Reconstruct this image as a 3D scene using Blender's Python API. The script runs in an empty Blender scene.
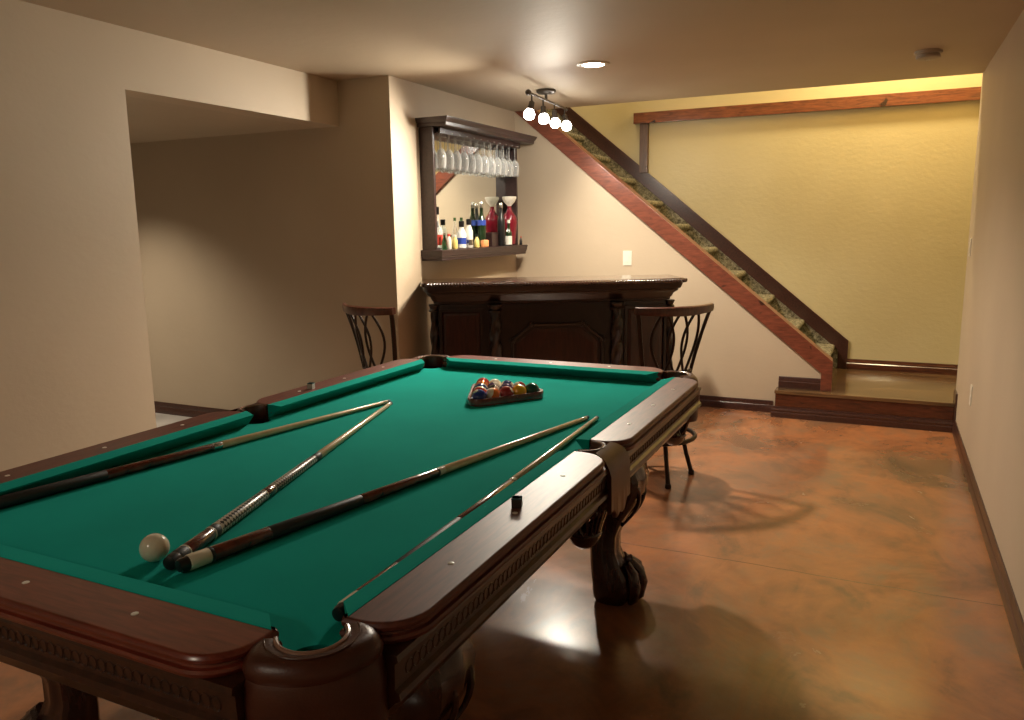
import bpy, bmesh, math, random
from mathutils import Vector, Matrix
PI = math.pi
random.seed(7)
scn = bpy.context.scene
C = scn.collection

# ------------------------------------------------------------------ camera
cam_d = bpy.data.cameras.new('camera'); cam = bpy.data.objects.new('camera', cam_d); C.objects.link(cam)
cam_d.sensor_fit = 'HORIZONTAL'; cam_d.sensor_width = 36; cam_d.lens = 779.016/1024*36; cam_d.clip_start = .02
_r = Vector((0.90293618, 0.42955927, -0.01360443)); _u = Vector((-0.06060861, 0.15861044, 0.98547924)); _f = Vector((-0.42547955, 0.88900031, -0.1692501))
m = Matrix((_r, _u, -_f)).transposed().to_4x4(); m.translation = Vector((1.9103037, -0.8982807, 1.4262674))
cam.matrix_world = m
scn.camera = cam
# ------------------------------------------------------------------ world, exposure, room lights
scn.view_settings.view_transform = 'Standard'; scn.view_settings.look = 'None'
scn.view_settings.gamma = 1; scn.view_settings.use_curve_mapping = False
scn.view_settings.exposure = 1.45
w = bpy.data.worlds.new('world'); scn.world = w; w.use_nodes = True
w.node_tree.nodes['Background'].inputs[0].default_value = (1, .86, .68, 1)
w.node_tree.nodes['Background'].inputs[1].default_value = 0.05

def light(name, kind, loc, energy, col, target=None, **kw):
    d = bpy.data.lights.new(name, kind); d.energy = energy; d.color = col
    for k, v in kw.items(): setattr(d, k, v)
    o = bpy.data.objects.new(name, d); C.objects.link(o); o.location = loc
    if target is not None:
        o.rotation_euler = (Vector(target)-Vector(loc)).to_track_quat('-Z', 'Y').to_euler()
    return o
H = 2.36; RX = 2.404; LX = -1.34; PX = -.945; DY = 3.35; B1 = 5.18; B2 = 6.18; SRX = 2.49
WARM = (1, .86, .67)
# recessed can light over the far end of the table
light('can_lamp', 'SPOT', (.285, 3.66, H-.012), 115, WARM, (.285, 3.66, 0), spot_size=math.radians(150), spot_blend=.6, shadow_soft_size=.06)
# lamps of the stairwell and the hallway
light('stairwell_lamp', 'AREA', (1.9, 5.62, 3.55), 21, (1, .80, .45), (1.9, 5.9, 0), shape='DISK', size=.3)
light('stairwell_lamp_upper', 'AREA', (-.6, 5.7, 4.2), 8, (1, .86, .62), (-.6, 5.7, 0), shape='DISK', size=.3)
light('hall_lamp', 'SPOT', (-3.15, 2.55, 2.07), 52, WARM, (-3.15, 2.55, 0), spot_size=math.radians(118), spot_blend=.9, shadow_soft_size=.08)
light('room_fill', 'AREA', (.3, -2.4, H-.02), 6.5, WARM, (.3, -2.4, 0), shape='DISK', size=.5)  # unseen fill light added behind the camera to brighten the room

# ------------------------------------------------------------------ materials
def mat(name, base=(.5,.5,.5), rough=.5, metal=0, spec=.5, **kw):
    M = bpy.data.materials.new(name); M.use_nodes = True
    b = M.node_tree.nodes['Principled BSDF']
    b.inputs['Base Color'].default_value = (*base, 1); b.inputs['Roughness'].default_value = rough
    b.inputs['Metallic'].default_value = metal; b.inputs['Specular IOR Level'].default_value = spec
    for k, v in kw.items(): b.inputs[k].default_value = v
    return M
def nt(M): return M.node_tree.nodes, M.node_tree.links, M.node_tree.nodes['Principled BSDF']
def noise(M, scale=(1,1,1), ns=5, detail=4, rough=.5, dist=0, rot=(0,0,0)):
    n, l, b = nt(M)
    tc = n.new('ShaderNodeTexCoord'); mp = n.new('ShaderNodeMapping'); t = n.new('ShaderNodeTexNoise')
    mp.inputs['Scale'].default_value = scale; mp.inputs['Rotation'].default_value = rot
    t.inputs['Scale'].default_value = ns; t.inputs['Detail'].default_value = detail
    t.inputs['Roughness'].default_value = rough; t.inputs['Distortion'].default_value = dist
    l.new(tc.outputs['Object'], mp.inputs[0]); l.new(mp.outputs[0], t.inputs['Vector'])
    return t.outputs['Fac']
def ramp(M, fac, stops):
    n, l, b = nt(M); r = n.new('ShaderNodeValToRGB'); e = r.color_ramp.elements
    while len(e) < len(stops): e.new(.5)
    for i, (p, c) in enumerate(stops): e[i].position = p; e[i].color = (*c, 1)
    l.new(fac, r.inputs[0]); return r.outputs[0]
def setcol(M, out): M.node_tree.links.new(out, nt(M)[2].inputs['Base Color'])
def bump(M, fac, strength=.2, dist=.01):
    n, l, b = nt(M); u = n.new('ShaderNodeBump'); u.inputs['Strength'].default_value = strength
    u.inputs['Distance'].default_value = dist; l.new(fac, u.inputs['Height']); l.new(u.outputs[0], b.inputs['Normal'])
def mix(M, fac, a, bb):
    n, l, _ = nt(M); x = n.new('ShaderNodeMix'); x.data_type = 'RGBA'
    for s, v in ((x.inputs[0], fac), (x.inputs[6], a), (x.inputs[7], bb)):
        if isinstance(v, (int, float)): s.default_value = v
        elif isinstance(v, tuple): s.default_value = (*v, 1)
        else: l.new(v, s)
    return x.outputs[2]
def wood(name, dark, light_, rough=.3, scale=(1.5,1.5,14), coat=.3, ns=6, knots=False, rot=(0,0,0)):
    M = mat(name, rough=rough); f = noise(M, scale, ns, 6, .6, .6, rot)
    c = ramp(M, f, [(.3, dark), (.7, light_)])
    if knots:
        k = noise(M, (1,1,1), 7, 2, .5, .4); kc = ramp(M, k, [(.27, (1,1,1)), (.31, (0,0,0))])
        c = mix(M, kc, c, tuple(x*.35 for x in dark))
    setcol(M, c); nt(M)[2].inputs['Coat Weight'].default_value = coat; nt(M)[2].inputs['Coat Roughness'].default_value = .18
    return M
def paint(name, a, b, rough=.55, st=.25):
    M = mat(name, rough=rough, spec=.35); f = noise(M, (1,1,1), 1.3, 3)
    setcol(M, ramp(M, f, [(.3, a), (.7, b)]))
    f2 = noise(M, (1,1,1.4), 22, 5, .55); bump(M, f2, st, .004); return M
M_WALL = paint('wall_paint', (.50,.405,.295), (.55,.45,.33))
M_CEIL = paint('ceiling_paint', (.47,.385,.275), (.52,.425,.31), .6, .3)
M_STAIRWALL = paint('stairwell_paint', (.55,.46,.25), (.61,.52,.30), .45, .5)
# stained concrete
M_FLOOR = mat('stained_concrete', rough=.2, spec=.6)
f1 = noise(M_FLOOR, (1,1,1), .9, 7, .62, .7); f2 = noise(M_FLOOR, (1.6,1,1), 1.7, 6, .6, 1.2); f3 = noise(M_FLOOR, (1,1,1), 5, 8, .7, .3)
ca = ramp(M_FLOOR, f1, [(.32, (.11,.046,.022)), (.44, (.27,.102,.042)), (.54, (.50,.185,.068)), (.66, (.26,.135,.072))])
cb = ramp(M_FLOOR, f2, [(.38, (.23,.155,.10)), (.5, (.31,.14,.07)), (.62, (.12,.08,.052))])
fm = ramp(M_FLOOR, f3, [(.35, (.2,.2,.2)), (.65, (.75,.75,.75))])
cc = mix(M_FLOOR, fm, ca, cb)
n_, l_, b_ = nt(M_FLOOR)
# narrow saw-cut joint running across the slab
tc = n_.new('ShaderNodeTexCoord'); sx = n_.new('ShaderNodeSeparateXYZ'); l_.new(tc.outputs['Object'], sx.inputs[0])
jn = n_.new('ShaderNodeTexNoise'); jn.inputs['Scale'].default_value = 2.5; l_.new(tc.outputs['Object'], jn.inputs['Vector'])
def mth(op, a, b2, clamp=False):
    x = n_.new('ShaderNodeMath'); x.operation = op; x.use_clamp = clamp
    for s, v in ((x.inputs[0], a), (x.inputs[1], b2)):
        if isinstance(v, (int, float)): s.default_value = v
        else: l_.new(v, s)
    return x.outputs[0]
yy = mth('ADD', sx.outputs[1], mth('MULTIPLY', jn.outputs['Fac'], .05)); dd = mth('ABSOLUTE', mth('SUBTRACT', yy, 2.365), 0)
jl = mth('SUBTRACT', 1.0, mth('MULTIPLY', dd, 190), True)
cc = mix(M_FLOOR, mth('MULTIPLY', jl, .75), cc, (.05,.025,.015)); setcol(M_FLOOR, cc)
bump(M_FLOOR, mth('SUBTRACT', mth('MULTIPLY', f3, .25), mth('MULTIPLY', jl, .6)), .12, .01)
rr = mth('ADD', mth('MULTIPLY', f2, .22), .13); l_.new(rr, b_.inputs['Roughness'])
b_.inputs['Coat Weight'].default_value = .35; b_.inputs['Coat Roughness'].default_value = .12
M_TILE = mat('pale_stone', rough=.3); setcol(M_TILE, ramp(M_TILE, noise(M_TILE, (1,1,1), 4, 6), [(.35, (.42,.40,.37)), (.65, (.62,.60,.57))]))
M_TRIM = wood('dark_trim', (.028,.010,.008), (.075,.026,.018), .3, (14,1.5,14))
M_TRIMY = wood('dark_trim_y', (.028,.010,.008), (.085,.035,.022), .3, (14,1.5,14))
M_ALDER = wood('red_alder', (.10,.028,.016), (.25,.070,.038), .32, (2,10,10), .35, knots=True, rot=(0,math.radians(-39.5),0))
M_BEAM = wood('beam_wood', (.085,.028,.014), (.27,.078,.030), .25, (1.6,12,12), .5, knots=True)
M_POST = wood('post_wood', (.06,.03,.022), (.14,.075,.05), .4, (10,10,1.5), .2, knots=True)
M_STEPW = wood('platform_board', (.035,.011,.007), (.12,.032,.014), .22, (1.5,12,12), .5)
M_PLANK = wood('platform_top', (.018,.012,.009), (.24,.13,.055), .16, (.4,10,10), .3, 3)
M_CARPET = mat('carpet', rough=.95, spec=.1); cf = noise(M_CARPET, (1,1,1), 42, 6, .85)
setcol(M_CARPET, ramp(M_CARPET, cf, [(.38, (.06,.055,.035)), (.5, (.27,.24,.16)), (.62, (.55,.50,.36))])); bump(M_CARPET, noise(M_CARPET, (1,1,1), 160, 4, .8), .9, .012)
M_FELT = mat('felt', rough=1, spec=.04); ff = noise(M_FELT, (1,1,1), 3, 4); setcol(M_FELT, ramp(M_FELT, ff, [(.3, (.001,.270,.225)), (.7, (.002,.315,.262))]))
nt(M_FELT)[2].inputs['Sheen Weight'].default_value = .12; nt(M_FELT)[2].inputs['Sheen Tint'].default_value = (.2,.9,.7,1); bump(M_FELT, noise(M_FELT, (1,1,1), 500, 2), .15, .001)
M_RAILY = wood('rail_wood', (.075,.018,.011), (.165,.042,.025), .46, (16,1.6,16), .12); nt(M_RAILY)[2].inputs['Coat Roughness'].default_value = .33
M_RAILX = wood('rail_wood_x', (.11,.016,.009), (.23,.042,.022), .3, (1.6,16,16), .45)
M_CARVE = wood('carved_wood', (.022,.008,.005), (.065,.022,.012), .3, (6,6,6), .4)
M_LEG = wood('leg_wood', (.020,.007,.006), (.06,.019,.013), .22, (8,8,2), .6)
M_LEATHER = mat('pocket_leather', rough=.36); setcol(M_LEATHER, ramp(M_LEATHER, noise(M_LEATHER, (1,1,1), 12, 5), [(.3, (.055,.015,.008)), (.7, (.098,.028,.014))])); bump(M_LEATHER, noise(M_LEATHER, (1,1,1), 260, 3), .2, .002)
M_NET = mat('pocket_lining', (.020,.009,.006), .8)
M_LIP = mat('lit_leather_lip', (.30,.17,.12), .25)  # paler than the pocket leather: highlight on the rim painted in
M_SIGHT = mat('mother_of_pearl', (.85,.80,.72), .3)
M_BAR = wood('bar_wood', (.009,.0045,.004), (.024,.011,.008), .36, (8,8,1.5), .15)
M_BARPANEL = wood('bar_panel', (.018,.006,.005), (.055,.016,.010), .3, (9,9,1.2), .3)
M_BARTOP = wood('bar_top', (.020,.010,.008), (.06,.028,.020), .16, (1.5,10,10), .8)
M_CAB = wood('cabinet_wood', (.020,.010,.010), (.045,.019,.018), .36, (10,1.5,10), .15)
M_METAL = mat('stool_metal', (.030,.020,.015), .38, .7)
M_STOOLW = wood('stool_wood', (.05,.014,.009), (.13,.036,.020), .3, (9,9,3), .4)
M_SEAT = mat('stool_leather', (.025,.013,.009), .45)
M_IVORY = mat('ivory', (.80,.72,.56), .18, spec=.6)
M_WHITE = mat('white_plastic', (.78,.74,.64), .35)
M_MIRROR = mat('mirror_glass', (.86,.88,.84), .015, 1)
def glass(name, col, rough=0, ior=1.45):
    return mat(name, col, rough, **{'Transmission Weight': 1.0, 'IOR': ior})
M_GLASS = mat('clear_glass', (.92,.95,.95), .04, spec=.9)
_n, _l, _b = nt(M_GLASS); _lw = _n.new('ShaderNodeLayerWeight'); _lw.inputs['Blend'].default_value = .35
_mr = _n.new('ShaderNodeMapRange'); _mr.inputs['To Min'].default_value = .13; _mr.inputs['To Max'].default_value = .75
_l.new(_lw.outputs['Facing'], _mr.inputs['Value']); _l.new(_mr.outputs[0], _b.inputs['Alpha'])
M_GREEN = glass('green_glass', (.10,.30,.14)); M_DGREEN = mat('dark_green_glass', (.012,.03,.012), .08, spec=.8)
M_BLACK = mat('black_plastic', (.012,.012,.013), .3); M_BRASS = mat('antique_brass', (.35,.25,.12), .3, 1)
M_BRONZE = mat('brushed_bronze', (.10,.085,.07), .4, .8)
M_STEEL = mat('steel', (.6,.6,.6), .22, 1)
M_MAPLE = wood('maple', (.62,.47,.27), (.76,.61,.38), .25, (3,3,3), .4)
M_CUERED = wood('cue_rosewood', (.055,.010,.006), (.16,.026,.014), .15, (6,6,6), .8)
M_WRAP = mat('black_wrap', (.022,.021,.021), .55)
M_SNAKE = mat('snakeskin_wrap', rough=.3); sf = M_SNAKE.node_tree.nodes.new('ShaderNodeTexChecker'); sf.inputs['Scale'].default_value = 110
sf.inputs['Color1'].default_value = (.03,.028,.025,1); sf.inputs['Color2'].default_value = (.66,.61,.54,1)
tcs = M_SNAKE.node_tree.nodes.new('ShaderNodeTexCoord'); mps = M_SNAKE.node_tree.nodes.new('ShaderNodeMapping'); mps.inputs['Rotation'].default_value = (.5,.6,.78)
M_SNAKE.node_tree.links.new(tcs.outputs['Object'], mps.inputs[0]); M_SNAKE.node_tree.links.new(mps.outputs[0], sf.inputs['Vector']); setcol(M_SNAKE, sf.outputs[0])
def emis(name, col, st):
    M = mat(name, (.8,.8,.8)); b = nt(M)[2]; b.inputs['Emission Color'].default_value = (*col, 1); b.inputs['Emission Strength'].default_value = st; return M
M_LAMP = emis('lamp_glow', (1,.90,.72), 14)
M_BULB = emis('bulb_glow', (1,.97,.90), 14)
_cc = {}
def colmat(c, rough=.12, **k):
    key = (c, rough)
    if key not in _cc: _cc[key] = mat('colour_%d' % len(_cc), c, rough, **k)
    return _cc[key]

# ------------------------------------------------------------------ mesh helpers
def tagd(o, label, cat, group=None):
    o['label'] = label; o['category'] = cat
    if group: o['group'] = group
    return o
def thing(name, label, cat, loc=(0,0,0), rz=0, group=None):
    o = bpy.data.objects.new(name, None); C.objects.link(o); o.location = loc; o.rotation_euler = (0,0,rz); o.empty_display_size = .05
    return tagd(o, label, cat, group)
def obj(name, bm, mats, parent=None, smooth=True, bevel=0, seg=2, flatn=False):
    if bevel:
        es = [e for e in bm.edges if len(e.link_faces) == 2 and e.calc_face_angle(0) > .7]
        bmesh.ops.bevel(bm, geom=es, offset=bevel, segments=seg, profile=.5, affect='EDGES', clamp_overlap=True)
    bmesh.ops.recalc_face_normals(bm, faces=bm.faces)
    me = bpy.data.meshes.new(name); bm.to_mesh(me); bm.free()
    if not isinstance(mats, (list, tuple)): mats = [mats]
    for x in mats: me.materials.append(x)
    if smooth:
        for p in me.polygons: p.use_smooth = len(p.vertices) <= 8
        me.set_sharp_from_angle(angle=math.radians(38))
    o = bpy.data.objects.new(name, me); C.objects.link(o)
    if bevel or flatn:
        wn = o.modifiers.new('weighted', 'WEIGHTED_NORMAL'); wn.weight = 80; wn.keep_sharp = True
    if parent: o.parent = parent
    return o
def dup(root, **kw):
    r = root.copy(); C.objects.link(r)
    for ch in root.children:
        c = ch.copy(); C.objects.link(c); c.parent = r
        for g in ch.children:
            d = g.copy(); C.objects.link(d); d.parent = c
    return r
def struct(name, bm, m, **k):
    o = obj(name, bm, m, **k); o['kind'] = 'structure'; return o
def NB(): return bmesh.new()
def box(bm, x0, x1, y0, y1, z0, z1, mi=0):
    v = [bm.verts.new((x, y, z)) for x in (x0,x1) for y in (y0,y1) for z in (z0,z1)]
    for f in ((0,1,3,2),(4,6,7,5),(0,4,5,1),(2,3,7,6),(0,2,6,4),(1,5,7,3)):
        bm.faces.new([v[i] for i in f]).material_index = mi
    return bm
def prism(bm, pts, fn, a, b, mi=0):
    """2D polygon extruded: fn(u,v,t)->xyz"""
    A = [bm.verts.new(fn(u, v, a)) for u, v in pts]; B = [bm.verts.new(fn(u, v, b)) for u, v in pts]
    n = len(pts); bm.faces.new(A).material_index = mi; bm.faces.new(B[::-1]).material_index = mi
    for i in range(n): bm.faces.new((A[i], B[i], B[(i+1)%n], A[(i+1)%n])).material_index = mi
    return bm
XZ = lambda u, v, t: (u, t, v)
def rings(bm, rs, close=True, cap=True, mi=0, closedloop=False):
    V = [[bm.verts.new(p) for p in r] for r in rs]; n = len(rs[0])
    pr = list(zip(V, V[1:])) + ([(V[-1], V[0])] if closedloop else [])
    for a, b in pr:
        for i in range(n if close else n-1):
            bm.faces.new((a[i], a[(i+1)%n], b[(i+1)%n], b[i])).material_index = mi
    if cap and close and not closedloop:
        bm.faces.new(V[0]).material_index = mi; bm.faces.new(V[-1][::-1]).material_index = mi
    return bm
def lathe(bm, prof, n=24, fn=None, mi=0, cap=True):
    rs = [[((r*math.cos(2*PI*i/n)), (r*math.sin(2*PI*i/n)), z) for i in range(n)] for r, z in prof]
    if fn: rs = [[fn(p) for p in r] for r in rs]
    return rings(bm, rs, mi=mi, cap=cap)
def tube(bm, pts, rad, n=8, mi=0, closed=False, flat=None):
    pts = [Vector(p) for p in pts]; N = len(pts); rs = []
    up = Vector((0,0,1)); prev = None
    for i, p in enumerate(pts):
        if closed: t = pts[(i+1)%N]-pts[(i-1)%N]
        else: t = pts[min(i+1,N-1)]-pts[max(i-1,0)]
        t.normalize()
        if prev is None:
            a = up.cross(t)
            if a.length < .1: a = Vector((1,0,0)).cross(t)
        else: a = prev - t*prev.dot(t)
        a.normalize(); prev = a; b = t.cross(a)
        r = rad[i] if isinstance(rad, (list, tuple)) else rad
        ra, rb = (r, r) if flat is None else (flat[0], flat[1])
        rs.append([p + a*ra*math.cos(2*PI*k/n) + b*rb*math.sin(2*PI*k/n) for k in range(n)])
    return rings(bm, rs, mi=mi, closedloop=closed)
def sphere(bm, c, r, n=16, sc=(1,1,1), mi=0):
    g = bmesh.ops.create_uvsphere(bm, u_segments=n, v_segments=max(6, n//2), radius=r)
    for v in g['verts']: v.co = Vector((v.co.x*sc[0]+c[0], v.co.y*sc[1]+c[1], v.co.z*sc[2]+c[2]))
    if mi:
        for f in {f for v in g['verts'] for f in v.link_faces}: f.material_index = mi
    return bm
def rrect(x0, x1, y0, y1, rs, n=7):
    """rounded rectangle, corner radii (x0y0, x1y0, x1y1, x0y1)"""
    P = []
    for (cx, cy, a0, r) in ((x0, y0, 180, rs[0]), (x1, y0, 270, rs[1]), (x1, y1, 0, rs[2]), (x0, y1, 90, rs[3])):
        r = max(r, .0015); ox = cx + (r if cx == x0 else -r); oy = cy + (r if cy == y0 else -r)
        for k in range(n+1):
            a = math.radians(a0+90*k/n); P.append((ox+r*math.cos(a), oy+r*math.sin(a)))
    return P
def offs(P, d):
    n = len(P); out = []
    for i in range(n):
        a = Vector(P[i-1]); b = Vector(P[i]); c = Vector(P[(i+1)%n])
        e1 = (b-a).normalized(); e2 = (c-b).normalized()
        n1 = Vector((e1.y, -e1.x)); n2 = Vector((e2.y, -e2.x)); nn = (n1+n2); nn.normalize()
        k = d/max(.5, nn.dot(n1)); out.append((b.x+nn.x*k, b.y+nn.y*k))
    return out
def stack(bm, P, prof, mi=0):
    """loft of outline P through [(z, outward offset)]"""
    return rings(bm, [[(x, y, z) for x, y in offs(P, d)] for z, d in prof], mi=mi)
def mouldX(bm, x0, x1, y, s, prof, mi=0):
    """profile [(depth, z)] run along x; depth goes from wall y towards s"""
    return prism(bm, prof, lambda u, v, t: (t, y+s*u, v), x0, x1, mi)
def mouldY(bm, y0, y1, x, s, prof, mi=0):
    return prism(bm, prof, lambda u, v, t: (x+s*u, t, v), y0, y1, mi)
def baseprof(z0=0, h=.09, d=.016):
    return [(0,z0),(d,z0),(d,z0+h*.55),(d*.72,z0+h*.62),(d*.8,z0+h*.72),(d*.45,z0+h*.86),(d*.5,z0+h*.93),(d*.3,z0+h),(0,z0+h)]

# ------------------------------------------------------------------ room shell
struct('floor', box(NB(), LX, 2.6, -3.5, 6.4, -.1, 0), M_FLOOR, smooth=False)
struct('floor_hall', box(NB(), -4.2, LX, -1.5, DY+.02, -.1, .0), M_TILE, smooth=False)
bm = NB(); prism(bm, [(LX-.2,-3.5),(2.7,-3.5),(2.7,B1),(PX-.1,B1),(PX-.1,DY),(LX-.2,DY)], lambda u,v,t:(u,v,t), H, H+.28)
struct('ceiling', bm, M_CEIL, smooth=False)
struct('ceiling_hall', box(NB(), -4.2, LX-.16, -1.5, DY, 2.08, 2.36), M_CEIL, smooth=False)
bm = NB(); prism(bm, [(1.755,0),(1.755,2.08),(DY,2.08),(DY,H),(-3.5,H),(-3.5,0)], lambda u,v,t:(t,u,v), LX-.16, LX)
struct('wall_left', bm, M_WALL, smooth=False, bevel=.012, seg=3)
bm = NB(); prism(bm, [(-4.2,DY),(PX,DY),(PX,B1+.1),(PX-.1,B1+.1),(PX-.1,DY+.1),(-4.2,DY+.1)], lambda u,v,t:(u,v,t), 0, H)
struct('wall_hall_back', bm, M_WALL, smooth=False, bevel=.012, seg=3)
struct('wall_hall_left', box(NB(), -4.3, -4.2, -1.5, DY, 0, 2.3), M_WALL, smooth=False)
struct('wall_hall_front', box(NB(), -4.2, LX-.16, -1.6, -1.5, 0, 2.3), M_WALL, smooth=False)
struct('wall_right', box(NB(), RX, RX+.1, -3.5, B1+.02, 0, H), M_WALL, smooth=False)
struct('wall_front', box(NB(), LX-.2, 2.7, -3.6, -3.5, 0, H), M_WALL, smooth=False)
SL = .8235
def top_line(x): return .421 + SL*(1.608-x)
bm = NB(); xt = 1.608-(H-.421+.13)/SL
prism(bm, [(PX,0),(1.54,0),(1.54,top_line(1.54)-.13),(xt,H),(PX,H)], XZ, B1, B1+.10)
struct('wall_back', bm, M_WALL, smooth=False)
struct('wall_stairwell', box(NB(), -3.2, SRX, B2, B2+.1, 0, 4.6), M_STAIRWALL, smooth=False)
struct('wall_stairwell_right', box(NB(), SRX, SRX+.1, B1+.02, B2, 0, 4.6), M_STAIRWALL, smooth=False)
struct('wall_stairwell_left', box(NB(), -3.3, -3.2, B1, B2, 2.6, 4.6), M_STAIRWALL, smooth=False)
struct('wall_stairwell_upper', box(NB(), -3.2, SRX, B1-.1, B1, H+.28, 4.6), M_STAIRWALL, smooth=False)
struct('ceiling_stairwell', box(NB(), -3.2, SRX, B1-.1, B2+.1, 4.6, 4.7), M_CEIL, smooth=False)
struct('baseboard_right', mouldY(NB(), -3.5, 5.02, RX, -1, baseprof()), M_TRIMY)
struct('baseboard_back', mouldX(NB(), PX, 1.2, B1, -1, baseprof()), M_TRIM)
struct('baseboard_alcove', mouldY(NB(), DY, B1, PX, 1, baseprof()), M_TRIMY)
struct('baseboard_hall', mouldX(NB(), -4.2, PX, DY, -1, baseprof()), M_TRIM)
struct('baseboard_left', mouldY(NB(), -3.5, 1.75, LX, 1, baseprof()), M_TRIMY)
struct('baseboard_stairwell', mouldX(NB(), 1.66, SRX, B2, -1, baseprof(.2, .085, .02)), M_STEPW)
struct('baseboard_landing', mouldX(NB(), 1.235, 1.53, B1, -1, baseprof(.2, .085, .018)), M_TRIM)

# ------------------------------------------------------------------ landing platform
t = thing('landing_platform', 'low dark wooden landing step with a glossy plank top at the foot of the stairs', 'step', (1.86,5.6,0))
def L(root, bm):
    bmesh.ops.translate(bm, vec=-Vector(root.location), verts=bm.verts); return bm
def part(name, bm, m, root, **k): return obj(name, L(root, bm), m, root, **k)
part('plank_top', box(NB(), 1.222, SRX, 5.045, B2, .175, .2), M_PLANK, t, bevel=.004)
part('front_board', box(NB(), 1.228, RX-.012, 5.055, 5.085, .0, .176), M_STEPW, t, bevel=.003)
part('base_moulding', mouldX(NB(), 1.205, RX-.012, 5.055, -1, [(0,0),(.03,0),(.03,.035),(.022,.042),(.024,.055),(.012,.066),(.010,.078),(0,.08)]), M_TRIM, t)
part('side_board', box(NB(), 1.228, 1.25, 5.085, B1, 0, .176), M_STEPW, t)
struct('trim_1', box(NB(), RX-.012, RX, 5.02, B1+.02, 0, .27), M_TRIMY)

# ------------------------------------------------------------------ staircase
t = thing('staircase', 'carpeted staircase rising left behind a red wooden stringer to the floor above', 'staircase', (1.6,5.7,.2))
bm = NB(); prof = []; x, z = 1.53, .2
RUN, RISE = .25, .2045
for k in range(13):
    xk = 1.535-RUN*k; zk = .2+RISE*(k+1)
    prof += [(xk, zk-RISE), (xk, zk-.055)]
    # padded bull-nose
    for j in range(7):
        a = -PI/2 + PI*j/6; prof.append((xk+.006+.024*math.cos(a), zk-.026+.026*math.sin(a)))
xe = 1.535-RUN*13
prof += [(xe, .2+RISE*13), (xe-.25, .2+RISE*13), (xe-.25, .2+RISE*13-.25), (1.40, .2)]
prism(bm, prof, XZ, B1+.101, B2-.001); part('carpeted_steps', bm, M_CARPET, t)
bm = NB(); x1, x0 = 1.608, -.70
xa, xb = 1.608-(H-.421)/SL, 1.608-(H-.421+.153)/SL
prism(bm, [(x1,.421),(x1,.2),(1.531,.2),(1.531,top_line(1.531)-.153),(xb,H-.001),(xa,H-.001)], XZ, B1-.035, B1+.0)
prism(bm, [(1.60,.425),(1.60,.2),(1.541,.2),(1.541,top_line(1.541)-.12),(-1.2,top_line(-1.2)-.12),(-1.2,top_line(-1.2)+.004)], XZ, B1-.0005, B1+.102)
part('stringer', bm, M_ALDER, t, bevel=.004)
def skl(x): return .436+.8286*(1.664-x)
bm = NB(); prism(bm, [(1.664,.436),(1.664,.2),(1.592,.2),(1.592,skl(1.592)-.14),(-1.3,skl(-1.3)-.14),(-1.3,skl(-1.3))], XZ, B2-.022, B2)
part('skirt_board', bm, M_TRIM, t, bevel=.003)
bm = NB(); prism(bm, [(1.668,.442),(1.668,.2),(1.645,.2),(1.645,.44),(-1.3,skl(-1.3)-.025),(-1.3,skl(-1.3)+.006)], XZ, B2-.036, B2-.02)
part('cap_moulding', bm, M_TRIM, t)
bm = NB(); prism(bm, [(1.59,.2),(1.59,skl(1.59)-.135),(-1.3,skl(-1.3)-.135),(-1.3,skl(-1.3)-.4),(1.3,.2)], XZ, B2-.014, B2-.001)
part('carpeted_edge', bm, M_CARPET, t)
# ledge beam with its post on the stairwell wall
t = thing('trim_beam', 'long reddish wooden beam with a short post high on the yellow stairwell wall', 'beam', (1.1,B2,2.3))
part('beam', box(NB(), -.21, SRX, B2-.06, B2, 2.315, 2.41), M_BEAM, t, bevel=.004)
part('post', box(NB(), -.155, -.08, B2-.045, B2, 1.885, 2.315), M_POST, t, bevel=.004)

# ------------------------------------------------------------------ pool table
U = .2794; W = 4*U; Lg = 8*U; ZR = .81; ZB = .765
t = table = thing('pool_table', 'large pool table with green cloth and carved dark wood rails', 'pool table', (W/2, Lg/2, 0))
# cloth bed with six pocket notches
CP = [((-.03,-.03),(-1,-1)), ((W+.03,-.03),(1,-1)), ((W+.03,Lg+.03),(1,1)), ((-.03,Lg+.03),(-1,1))]
SP = [((W+.052,Lg/2),(1,0)), ((-.052,Lg/2),(-1,0))]
def arc(c, r, a0, a1, n=10): return [(c[0]+r*math.cos(math.radians(a0+(a1-a0)*k/n)), c[1]+r*math.sin(math.radians(a0+(a1-a0)*k/n))) for k in range(n+1)]
e = .044; P = []
P += arc(CP[0][0], .050, 105, -15); P += arc(CP[1][0], .050, 195, 75); P += [(W+e, Lg/2-.054)] + arc(SP[0][0], .050, 262, 98, 8) + [(W+e, Lg/2+.054)]
P += arc(CP[2][0], .050, 285, 165); P += arc(CP[3][0], .050, 15, -105); P += [(-e, Lg/2+.054)] + arc(SP[1][0], .050, 82, -82, 8) + [(-e, Lg/2-.054)]
bm = NB(); prism(bm, P, lambda u,v,tt:(u,v,tt), ZB-.03, ZB); part('bed_cloth', bm, M_FELT, t)
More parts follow.
